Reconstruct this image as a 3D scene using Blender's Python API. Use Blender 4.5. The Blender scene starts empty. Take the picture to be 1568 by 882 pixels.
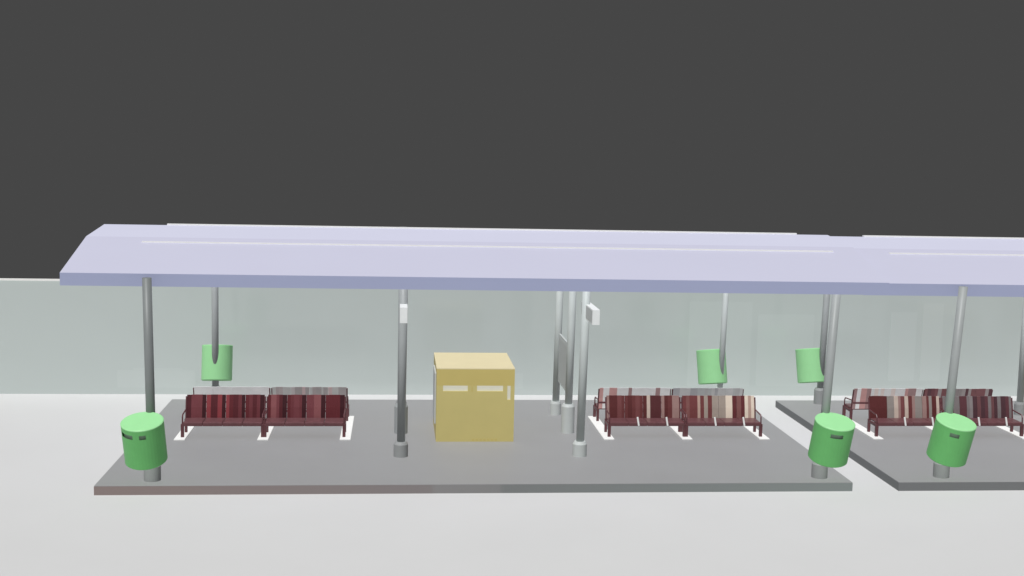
import bpy, bmesh, math, random
from mathutils import Matrix, Vector
random.seed(4)
S=bpy.context.scene
S.view_settings.view_transform='Standard'; S.view_settings.look='None'; S.view_settings.exposure=0

# ---------------------------------------------------------------- materials
def mat(name,col,rough=.6,spec=.2,var=.03,scale=6.,metal=0.):
    m=bpy.data.materials.new(name); m.use_nodes=True
    nt=m.node_tree; b=nt.nodes["Principled BSDF"]
    tc=nt.nodes.new("ShaderNodeTexCoord"); n=nt.nodes.new("ShaderNodeTexNoise")
    n.inputs["Scale"].default_value=scale; n.inputs["Detail"].default_value=4
    nt.links.new(tc.outputs["Object"],n.inputs["Vector"])
    r=nt.nodes.new("ShaderNodeValToRGB")
    r.color_ramp.elements[0].position=.3; r.color_ramp.elements[1].position=.7
    r.color_ramp.elements[0].color=[c*(1-var) for c in col]+[1]
    r.color_ramp.elements[1].color=[min(1,c*(1+var)) for c in col]+[1]
    nt.links.new(n.outputs["Fac"],r.inputs["Fac"]); nt.links.new(r.outputs["Color"],b.inputs["Base Color"])
    b.inputs["Roughness"].default_value=rough; b.inputs["Specular IOR Level"].default_value=spec
    b.inputs["Metallic"].default_value=metal
    return m
def lin(*c): return tuple((v/255/12.92 if v<=10 else ((v/255+.055)/1.055)**2.4) for v in c)
M={}
M['ground']=mat("ground_concrete",(.60,.60,.60),.8,.1,.012,.35)
M['slab']=mat("platform_paving",(.298,.298,.30),.55,.2,.02,.5)
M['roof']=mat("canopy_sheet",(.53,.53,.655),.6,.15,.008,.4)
M['roof2']=mat("canopy_sheet_crown",(.60,.605,.74),.7,.10,.008,.4)  # crown colour lightened to offset its weaker sun angle
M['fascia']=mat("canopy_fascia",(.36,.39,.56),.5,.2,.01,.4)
M['white']=mat("white_paint",(.86,.86,.84),.5,.2,.02)
M['trim']=mat("light_trim",(.84,.83,.81),.5,.2,.02)
M['wall']=mat("wall_panel",(.50,.55,.535),.10,.4,.012,.3)
M['wall2']=mat("wall_infill_panel",(.52,.57,.555),.16,.4,.012,.3)  # slightly lighter wall tone that paints in faint reflections
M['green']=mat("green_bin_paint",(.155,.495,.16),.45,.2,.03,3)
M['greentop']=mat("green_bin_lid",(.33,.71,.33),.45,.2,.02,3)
M['green_b']=mat("green_bin_pale_paint",(.31,.64,.31),.45,.2,.02,3)  # paler green for the rear-row bins
M['dark']=mat("bin_inside",(.17,.25,.18),.7,.1)
M['yellow']=mat("kiosk_panel",(.56,.46,.165),.5,.15,.02,2)
M['yellow2']=mat("kiosk_lower_panel",(.57,.49,.20),.5,.15,.02,2)
M['yroof']=mat("kiosk_roof",(.69,.61,.38),.5,.15,.02,2)
M['glass']=mat("kiosk_window",(.70,.70,.62),.2,.4,.02,2)
M['pole_d']=mat("steel_dark",(.20,.215,.215),.45,.3,.05,2)
M['pole_m']=mat("steel_mid",(.32,.34,.34),.45,.3,.05,2)
M['pole_l']=mat("steel_light",(.50,.54,.53),.45,.3,.04,2)
M['collar']=mat("collar_grey",(.30,.31,.31),.5,.2,.04,2)
M['collar_l']=mat("collar_light",(.52,.55,.54),.5,.2,.03,2)
M['sign']=mat("sign_face",(.76,.78,.77),.5,.2,.02)
M['signd']=mat("sign_side",(.50,.52,.51),.5,.2,.02)
M['frame']=mat("bench_frame_maroon",(.115,.045,.05),.4,.3,.1,5)
M['seat']=mat("bench_seat_maroon",(.13,.055,.06),.35,.3,.12,5)

def kerbmat(name,stops):
    k=bpy.data.materials.new(name); k.use_nodes=True; nt=k.node_tree; b=nt.nodes["Principled BSDF"]
    tc=nt.nodes.new("ShaderNodeTexCoord"); sp=nt.nodes.new("ShaderNodeSeparateXYZ"); mr=nt.nodes.new("ShaderNodeMapRange")
    mr.inputs["From Min"].default_value=0; mr.inputs["From Max"].default_value=17.5
    rp=nt.nodes.new("ShaderNodeValToRGB"); cr=rp.color_ramp
    cr.elements[0].position=0; cr.elements[0].color=stops[0][1]+(1,)
    cr.elements[1].position=1; cr.elements[1].color=stops[-1][1]+(1,)
    for p,c in stops[1:-1]: e=cr.elements.new(p); e.color=c+(1,)
    nt.links.new(tc.outputs["Object"],sp.inputs[0]); nt.links.new(sp.outputs["X"],mr.inputs["Value"])
    nt.links.new(mr.outputs[0],rp.inputs["Fac"]); nt.links.new(rp.outputs["Color"],b.inputs["Base Color"]); b.inputs["Roughness"].default_value=.6
    b.inputs["Specular IOR Level"].default_value=.15
    return k
M['kerb']=kerbmat("kerb_stone",[(0,(.25,.20,.19)),(.43,(.225,.205,.205)),(.435,(.24,.235,.235)),(.52,(.225,.225,.225)),(.525,(.19,.20,.20)),(1,(.225,.25,.245))])  # brown and grey tints along the kerb imitate reflections, painted into the colour
M['kerb2']=kerbmat("kerb_stone_grey",[(0,(.17,.175,.18)),(.5,(.18,.185,.185)),(1,(.18,.185,.185))])
bandmats={}
def bandmat(rgb,f=.80):  # one backrest stripe colour; the stripes are glossy reflections painted in
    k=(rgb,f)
    if k not in bandmats:
        c=tuple(min(.85,v/f) for v in lin(*rgb)); bandmats[k]=mat("slat_%d_%d_%d"%rgb,c,.45,.2,.05,4)
    return bandmats[k]

# ---------------------------------------------------------------- helpers
def link(o,parent=None):
    S.collection.objects.link(o)
    if parent: o.parent=parent
    return o
def empty(name,loc,rot=(0,0,0)):
    o=bpy.data.objects.new(name,None); o.location=loc; o.rotation_euler=rot; o.empty_display_size=.3
    return link(o)
def meshobj(name,bm,mats,parent=None,loc=(0,0,0),rot=(0,0,0),smooth=False):
    bmesh.ops.recalc_face_normals(bm,faces=bm.faces)
    me=bpy.data.meshes.new(name); bm.to_mesh(me); bm.free()
    for m in mats: me.materials.append(m)
    if smooth:
        for p in me.polygons: p.use_smooth=(len(p.vertices)==4)
    o=bpy.data.objects.new(name,me); o.location=loc; o.rotation_euler=rot
    return link(o,parent)
def bbox(bm,x0,x1,y0,y1,z0,z1,mi=0,bev=0):
    r=bmesh.ops.create_cube(bm,size=1); vs=r['verts']
    for v in vs: v.co=Vector(((x0+x1)/2+v.co.x*(x1-x0),(y0+y1)/2+v.co.y*(y1-y0),(z0+z1)/2+v.co.z*(z1-z0)))
    fs={f for v in vs for f in v.link_faces}
    for f in fs: f.material_index=mi
    if bev:
        es={e for f in fs for e in f.edges}
        bmesh.ops.bevel(bm,geom=list(es),offset=bev,segments=2,affect='EDGES',profile=.5)
def box(name,x0,x1,y0,y1,z0,z1,m,parent=None,bev=.01):
    bm=bmesh.new(); bbox(bm,x0,x1,y0,y1,z0,z1,0,bev); return meshobj(name,bm,[m],parent)
def lathe(bm,prof,n=32,mi=0,skip=None,leanx=0):
    rings=[]
    for r,z in prof:
        rings.append([bm.verts.new((leanx*z+r*math.cos(2*math.pi*i/n),r*math.sin(2*math.pi*i/n),z)) for i in range(n)])
    for j in range(len(rings)-1):
        for i in range(n):
            if skip and skip(j,i): continue
            f=bm.faces.new((rings[j][i],rings[j][(i+1)%n],rings[j+1][(i+1)%n],rings[j+1][i])); f.material_index=mi
    for rr in (rings[0],rings[-1]):
        f=bm.faces.new(rr); f.material_index=mi
def tube(bm,pts,r,n=8,mi=0):
    prev=None
    for i,p in enumerate(pts):
        p=Vector(p); a=Vector(pts[max(0,i-1)]); c=Vector(pts[min(len(pts)-1,i+1)]); d=(c-a).normalized()
        u=d.cross(Vector((1,0,0)) if abs(d.x)<.9 else Vector((0,1,0))).normalized(); w=d.cross(u)
        ring=[bm.verts.new(p+u*r*math.cos(2*math.pi*q/n)+w*r*math.sin(2*math.pi*q/n)) for q in range(n)]
        if prev:
            for q in range(n): bm.faces.new((prev[q],prev[(q+1)%n],ring[(q+1)%n],ring[q])).material_index=mi
        else: bm.faces.new(ring).material_index=mi
        prev=ring
    bm.faces.new(prev).material_index=mi

# ---------------------------------------------------------------- setting
bm=bmesh.new()
vs=[bm.verts.new(p) for p in [(-70,-60,-.22),(110,-60,-.22),(110,11.6,-.22),(-70,11.6,-.22)]]; bm.faces.new(vs)
meshobj("ground",bm,[M['ground']])
w=empty("boundary_wall",(0,0,0))
box("wall_panels",-60,100,11.41,11.55,-.215,3.34,M['wall'],w,0)
box("coping",-60,100,11.39,11.57,3.343,3.39,M['trim'],w,0)
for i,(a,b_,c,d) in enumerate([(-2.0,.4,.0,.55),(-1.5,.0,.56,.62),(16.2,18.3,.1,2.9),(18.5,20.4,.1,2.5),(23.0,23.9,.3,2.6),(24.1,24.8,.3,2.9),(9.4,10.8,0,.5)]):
    box("infill_panel_%d"%(i+1),a,b_,11.404,11.409,c,d,M['wall2'],w,0)  # added flat patches imitating reflections in the wall

W=9.59;L=17.5
PROF=[(0,4.70),(2.42,5.35),(4.3,5.53),(6.2,5.35),(8.65,4.70)]
def canopy(ox,dz,x0,x1,name="canopy_roof"):
    e=empty(name,(ox,0,dz))
    def yo(x): return .80-.5*(x+.86)/19.1
    def zo(x): return .03*(x+.86)/19.1
    bm=bmesh.new(); ends=[]
    bot=[(8.65,4.41),(8.58,4.41),(8.55,4.60),(6.2,5.25),(4.3,5.43),(2.42,5.25),(.10,4.60),(.07,4.41),(0,4.41)]
    for x in (x0,x1):
        ends.append([bm.verts.new((x,y+yo(x),z+zo(x))) for y,z in PROF+bot])
    n=len(PROF)+len(bot)
    for i in range(n):
        j=(i+1)%n
        f=bm.faces.new((ends[0][i],ends[0][j],ends[1][j],ends[1][i]))
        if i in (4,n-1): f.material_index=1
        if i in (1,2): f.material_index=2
    for s in ends: bm.faces.new(s)
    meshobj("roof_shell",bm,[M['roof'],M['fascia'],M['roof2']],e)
    def strip(nm,xa,xb,y,z,wd,ht,m):
        bm=bmesh.new(); rr=[]
        for x in (xa,xb):
            rr.append([bm.verts.new((x,y+yo(x)+a,z+zo(x)+c)) for a,c in ((-wd/2,0),(wd/2,0),(wd/2,ht),(-wd/2,ht))])
        for i in range(4): bm.faces.new((rr[0][i],rr[0][(i+1)%4],rr[1][(i+1)%4],rr[1][i]))
        bm.faces.new(rr[0]);bm.faces.new(rr[1]); meshobj(nm,bm,[m],e)
    strip("ridge_cap",.74,17.4,4.35,5.50,.12,.065,M['white'])
    strip("roof_seam",.55,17.6,2.07,5.235,.075,.042,M['white'])
    return e
canopy(0,0,-.86,18.25)
canopy(18.7,-.035,-.86,18.25)

def platform(ox,km,name="platform"):
    e=empty(name,(ox,0,0))
    l=L
    box("kerb",0,l,0,W,-.216,-.02,km,e,0)
    box("paving",0.003,l-.003,0.003,W-.003,-.018,0,M['slab'],e,.006)
platform(0,M['kerb']); platform(18.63,M['kerb2'])

# ---------------------------------------------------------------- poles
def roofz(y,x):
    yy=y-(.80-.5*(x+.86)/19.1)
    for (a,za),(b_,zb) in zip(PROF,PROF[1:]):
        if a<=yy<=b_: return za+(zb-za)*(yy-a)/(b_-a)-.06
    return 4.62
def pole(ox,x,y,m,mc,cr=.18,ch=.38,r=.103,top=None,lean=0.,name="canopy_pole"):
    e=empty(name,(ox+x,y,0))
    t=top if top else roofz(y,x)
    k=lean/4.5
    bm=bmesh.new(); lathe(bm,[(r,0.002),(r,t)],28,leanx=k); meshobj("shaft",bm,[m],e,smooth=True)
    bm=bmesh.new(); lathe(bm,[(cr,0),(cr,ch-.07),(r+.035,ch),(r+.002,ch)],28); meshobj("base_collar",bm,[mc],e,smooth=False)
    return e

# ---------------------------------------------------------------- bins
def bin_(ox,x,y,side,zc,slots=(),roll=0,name="litter_bin"):
    e=empty(name,(ox+x,y,0))
    th=math.radians(15 if side<0 else 12)
    h=1.0 if side<0 else 1.06; r=.465 if side<0 else .45
    cy=.35*side
    rot=(-th*side if side>0 else th,math.radians(roll),0)
    n=40
    z0,z1=-h/2,h/2
    def slot(j,i):
        a=((i+.5)/n*360-270+180)%360-180
        return j==3 and any(p<a<q for p,q in slots)
    bm=bmesh.new()
    lathe(bm,[(r*.93,z0),(r,z0+.03),(r,z1-.23),(r,z1-.23+.001),(r,z1-.13),(r,z1-.03)],n,0,skip=slot)
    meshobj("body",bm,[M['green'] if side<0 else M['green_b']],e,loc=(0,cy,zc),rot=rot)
    bm=bmesh.new(); lathe(bm,[(r-.05,z0+.05),(r-.05,z1-.06)],n); meshobj("liner",bm,[M['dark']],e,loc=(0,cy,zc),rot=rot)
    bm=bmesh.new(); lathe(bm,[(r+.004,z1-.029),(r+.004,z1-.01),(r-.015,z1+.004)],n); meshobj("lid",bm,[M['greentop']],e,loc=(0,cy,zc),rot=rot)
    box("bracket",-.05,.05,min(0,cy*.5),max(0,cy*.5),zc-.15,zc-.05,M['collar'],e,0)

# ---------------------------------------------------------------- benches
PAL={  # backrest stripe colours, with reflected banding painted in
 'red':[(76,32,36),(90,48,52),(68,30,34),(106,64,66),(84,42,46),(62,29,33),(108,48,52)],
 'redmix':[(82,44,44),(122,98,94),(68,36,38),(156,142,132),(92,54,54),(114,108,104),(72,36,36)],
 'redmix2':[(90,50,50),(144,122,112),(78,38,40),(180,168,154),(100,66,64),(128,118,110)],
 'pale':[(204,204,200),(196,166,164),(182,186,182),(208,188,184),(172,170,168),(202,194,192)],
 'palemix':[(204,196,190),(128,98,96),(174,172,168),(104,84,84),(196,182,174),(152,138,134)],
 'grey':[(114,108,108),(122,118,118),(109,103,103),(119,119,118),(126,112,112),(106,102,102)],
 'grey2':[(116,118,118),(110,110,112),(124,124,124),(114,114,114)],
 'greyred':[(84,56,58),(98,92,92),(62,42,46),(108,102,102),(74,46,50)]}
def bench(x,y,back,pal,name="bench",marks=False):
    e=empty(name,(x,y,0),(0,0,math.pi if back else 0))
    w=2.04
    for i in range(4):
        xa=-w/2+i*w/4+.004; xb=-w/2+(i+1)*w/4-.004
        bm=bmesh.new()
        bbox(bm,xa,xb,-.62,-.05,.385,.43,0,.012)
        bbox(bm,xa,xb,-.635,-.60,.33,.42,0,.01)
        meshobj("seat_%d"%(i+1),bm,[M['seat']],e)
        ns=5
        base=random.choice(PAL[pal]); cols=[base if random.random()<.3 else random.choice(PAL[pal]) for _ in range(ns)]
        if not back and 'red'==pal: cols[-1]=(48,22,26)
        bm=bmesh.new(); mats=[]
        cuts=sorted([0,1]+[ (q+random.uniform(-.25,.25))/ns for q in range(1,ns)])
        for s in range(ns):
            mm=bandmat(cols[s],.34 if back else .66)  # rear rows get lighter colour to offset weaker sun on their backs
            if mm not in mats: mats.append(mm)
            mi=mats.index(mm); a=xa+(xb-xa)*cuts[s]+.0004; b_=xa+(xb-xa)*cuts[s+1]-.0004
            zt=1.015+.008*math.sin(math.pi*(s+.5)/ns)
            secs=[(-.03,.40),(.02,.70),(.10,zt)]
            vv=[]
            for (yy,zz) in secs:
                vv.append([bm.verts.new(p) for p in ((a,yy,zz),(b_,yy,zz),(b_,yy+.03,zz),(a,yy+.03,zz))])
            for q in range(2):
                for k_ in range(4):
                    bm.faces.new((vv[q][k_],vv[q][(k_+1)%4],vv[q+1][(k_+1)%4],vv[q+1][k_])).material_index=mi
            bm.faces.new(vv[0]).material_index=mi; bm.faces.new(vv[-1]).material_index=mi
        meshobj("backrest_%d"%(i+1),bm,mats,e)
    bm=bmesh.new()
    bbox(bm,-w/2,w/2,-.42,-.34,.30,.383,0,.008)
    bbox(bm,-w/2,w/2,.052,.085,.56,.61,0,.004)
    meshobj("beam",bm,[M['frame']],e)
    bm=bmesh.new()
    for s in (-1,1):
        X=s*(w/2+.01)
        bbox(bm,X-.04,X+.04,-.62,-.54,.03,.38,0,.006)
        bbox(bm,X-.035,X+.035,-.06,.01,.03,.40,0,.006)
        bbox(bm,X-.03,X+.03,-.55,-.06,.30,.37,0,.006)
        tube(bm,[(X,-.58,.38),(X,-.57,.56),(X,-.52,.62),(X,-.2,.64),(X,.04,.66)],.019)
        tube(bm,[(X,-.03,.38),(X,.02,.68),(X,.09,.98)],.022)
    meshobj("frame",bm,[M['frame']],e)
    if marks:
        bm=bmesh.new()
        for X in (-w/4+.25,w/4+.02):
            tube(bm,[(X-.02,-.645,.58),(X+.02,-.66,.35)],.026)
        meshobj("seat_divider",bm,[M['white']],e)  # added white slivers imitating highlights on the armrests
def benches(ox,x0,pals,marks=False):
    yb=5.13
    for i in range(2):
        bench(ox+x0+1.05+2.12*i,yb,False,pals[i],marks=marks)
        bench(ox+x0+1.05+2.12*i,6.45,True,pals[2+i])
    for i in range(3):
        x=ox+x0-.02+2.13*i
        box("bench_base_strip",x-.14,x+.14,4.28,7.12,.002,.035,M['white'],None,.006)
benches(0,1.15,['red','red','pale','grey'])
benches(0,12.42,['redmix','redmix2','palemix','grey2'],True)
benches(18.7,1.17,['redmix','greyred','palemix','greyred'],True)
benches(18.7,12.42,['red','red','pale','grey'])

# ---------------------------------------------------------------- kiosk
def kiosk(ox):
    e=empty("ticket_kiosk",(ox+7.76,4.12,0))
    w,d,h=2.05,2.5,1.93
    bm=bmesh.new()
    rows=[(0,1.12,[(0,w)]),(1.12,1.35,[(0,1.86),(1.95,w)]),(1.35,1.50,[(0,.17),(.82,1.06),(1.75,1.86),(1.95,w)]),(1.50,h,[(0,w)])]
    for z0,z1,segs in rows:
        for a,b_ in segs:
            bbox(bm,a,b_,0,.05,z0+.002 if z0==0 else z0,z1,1 if z1<1.51 else 0)
    bbox(bm,0,.05,.05,d,.002,h,0); bbox(bm,w-.05,w,.05,d,.002,h,0); bbox(bm,.05,w-.05,d-.05,d,.002,h,0)
    meshobj("walls",bm,[M['yellow'],M['yellow2']],e)
    box("roof",-.004,w+.004,-.004,d+.004,h+.001,h+.03,M['yroof'],e,.004)
    box("window_1",.15,.84,.053,.08,1.33,1.52,M['glass'],e,0)
    box("window_2",1.04,1.77,.053,.08,1.33,1.52,M['glass'],e,0)
    box("door_slot",1.84,1.97,.053,.08,1.10,1.52,M['glass'],e,0)
    box("side_board",-.045,-.003,.15,1.4,.45,1.80,M['signd'],e,.005)
    box("mullion",.915,.945,-.008,-.001,1.33,1.51,M['yellow'],e,.002)
    bm=bmesh.new()
    for i in range(7): bbox(bm,.95+i*.1,1.01+i*.1,-.008,-.001,.02,.08,0)
    meshobj("plinth_vents",bm,[M['yellow']],e)
kiosk(0); kiosk(18.7)

# ---------------------------------------------------------------- pole placement, signs, bins
def signbox(x,y0,y1,z0=3.45,z1=3.84):
    e=empty("platform_sign",(x,(y0+y1)/2,z0)); d=(y1-y0)/2
    box("sign_board",-.09,.09,-d,d,0,z1-z0,M['sign'],e,.006)
    box("sign_panel_left",-.096,-.091,-d+.03,d-.03,.03,z1-z0-.03,M['signd'],e,0)
    box("sign_panel_right",.091,.096,-d+.03,d-.03,.03,z1-z0-.03,M['signd'],e,0)
def board(x,y0,y1,z0=1.03,z1=2.42):
    e=empty("timetable_board",(x,(y0+y1)/2,z0)); d=(y1-y0)/2
    box("board",-.025,.025,-d,d,0,z1-z0,M['collar_l'],e,.005)
    box("poster",-.031,-.026,-d+.08,d-.08,.08,z1-z0-.08,M['signd'],e,0)
for ox in (0,18.7):
    p2=ox>0
    pole(ox,1.19,.48,M['pole_m'] if p2 else M['pole_d'],M['collar'],.19,.40,top=4.64,lean=.26 if p2 else -.07)
    pole(ox,16.85,.48,M['pole_m'],M['collar'],.19,.40,top=4.50,lean=.2)
    pole(ox,1.17 if p2 else 1.36,9.11,M['pole_m'],M['collar'],.17,.5,.10,lean=.1 if p2 else 0)
    pole(ox,16.68,9.11,M['pole_l'],M['collar_l'],.17,.5,.09,lean=.1)
    pm=M['pole_l'] if p2 else M['pole_m']
    pole(ox,6.84,2.62,pm,M['collar'],.18,.38,lean=.2 if p2 else .03)
    pole(ox,6.85,5.15,pm,pm,.18,.80,top=5.57)
    pole(ox,6.86,7.5,pm,M['collar'],.16,.40)
    pole(ox,11.35,2.62,M['pole_l'],M['collar_l'],.18,.38,lean=.07)
    pole(ox,11.4,5.2,M['pole_l'],M['collar_l'],.18,.80,lean=.05)
    pole(ox,11.36,7.5,M['pole_l'],M['collar_l'],.16,.40,lean=.05)
    signbox(ox+6.87,1.9,3.5); signbox(ox+11.49,1.5,3.3,3.50,3.87)
    signbox(ox+6.88,6.9,8.3,3.72,4.12); signbox(ox+11.36,6.9,8.3,3.72,4.12)
    board(ox+11.41,5.5,7.3); board(ox+6.87,5.5,7.3)
    if p2: bin_(ox,1.22,.48,-1,.99,[(-40,-5)],5)
    else: bin_(ox,1.09,.48,-1,.99,[(-62,-22),(4,20)],-2)
    bin_(ox,16.97,.48,-1,.99,[(-24,10)],3)
    bin_(ox,.98 if p2 else 1.36,9.11,1,1.13,roll=-3 if p2 else 0); bin_(ox,16.50,9.11,1,1.08,roll=-3)

# ---------------------------------------------------------------- light, world, camera
wd=bpy.data.worlds.new("World"); S.world=wd; wd.use_nodes=True
bg=wd.node_tree.nodes["Background"]; bg.inputs[0].default_value=(.0615,.0615,.0615,1); bg.inputs[1].default_value=1
sl=bpy.data.lights.new("sun",'SUN'); sl.energy=3.7; sl.angle=math.radians(.5); sl.color=(1,1,.995); sl.use_shadow=False
so=bpy.data.objects.new("sun",sl); link(so)
so.rotation_euler=Vector((-.20,-.44,.87)).to_track_quat('Z','Y').to_euler()

cam=bpy.data.cameras.new("camera"); co=bpy.data.objects.new("camera",cam); link(co)
pitch,yaw,roll=.111,.095,.021
F=Vector((math.sin(yaw)*math.cos(pitch),math.cos(yaw)*math.cos(pitch),-math.sin(pitch)))
R0=Vector((math.cos(yaw),-math.sin(yaw),0)); U0=R0.cross(F)
R=R0*math.cos(roll)+U0*math.sin(roll); U=-R0*math.sin(roll)+U0*math.cos(roll)
mtx=Matrix.Identity(4)
for i in range(3): mtx[i][0]=R[i]; mtx[i][1]=U[i]; mtx[i][2]=-F[i]
mtx[0][3],mtx[1][3],mtx[2][3]=6.678,-27.448,7.621
co.matrix_world=mtx; cam.sensor_width=36; cam.lens=1875.5/1568*36; cam.clip_end=500
S.camera=co
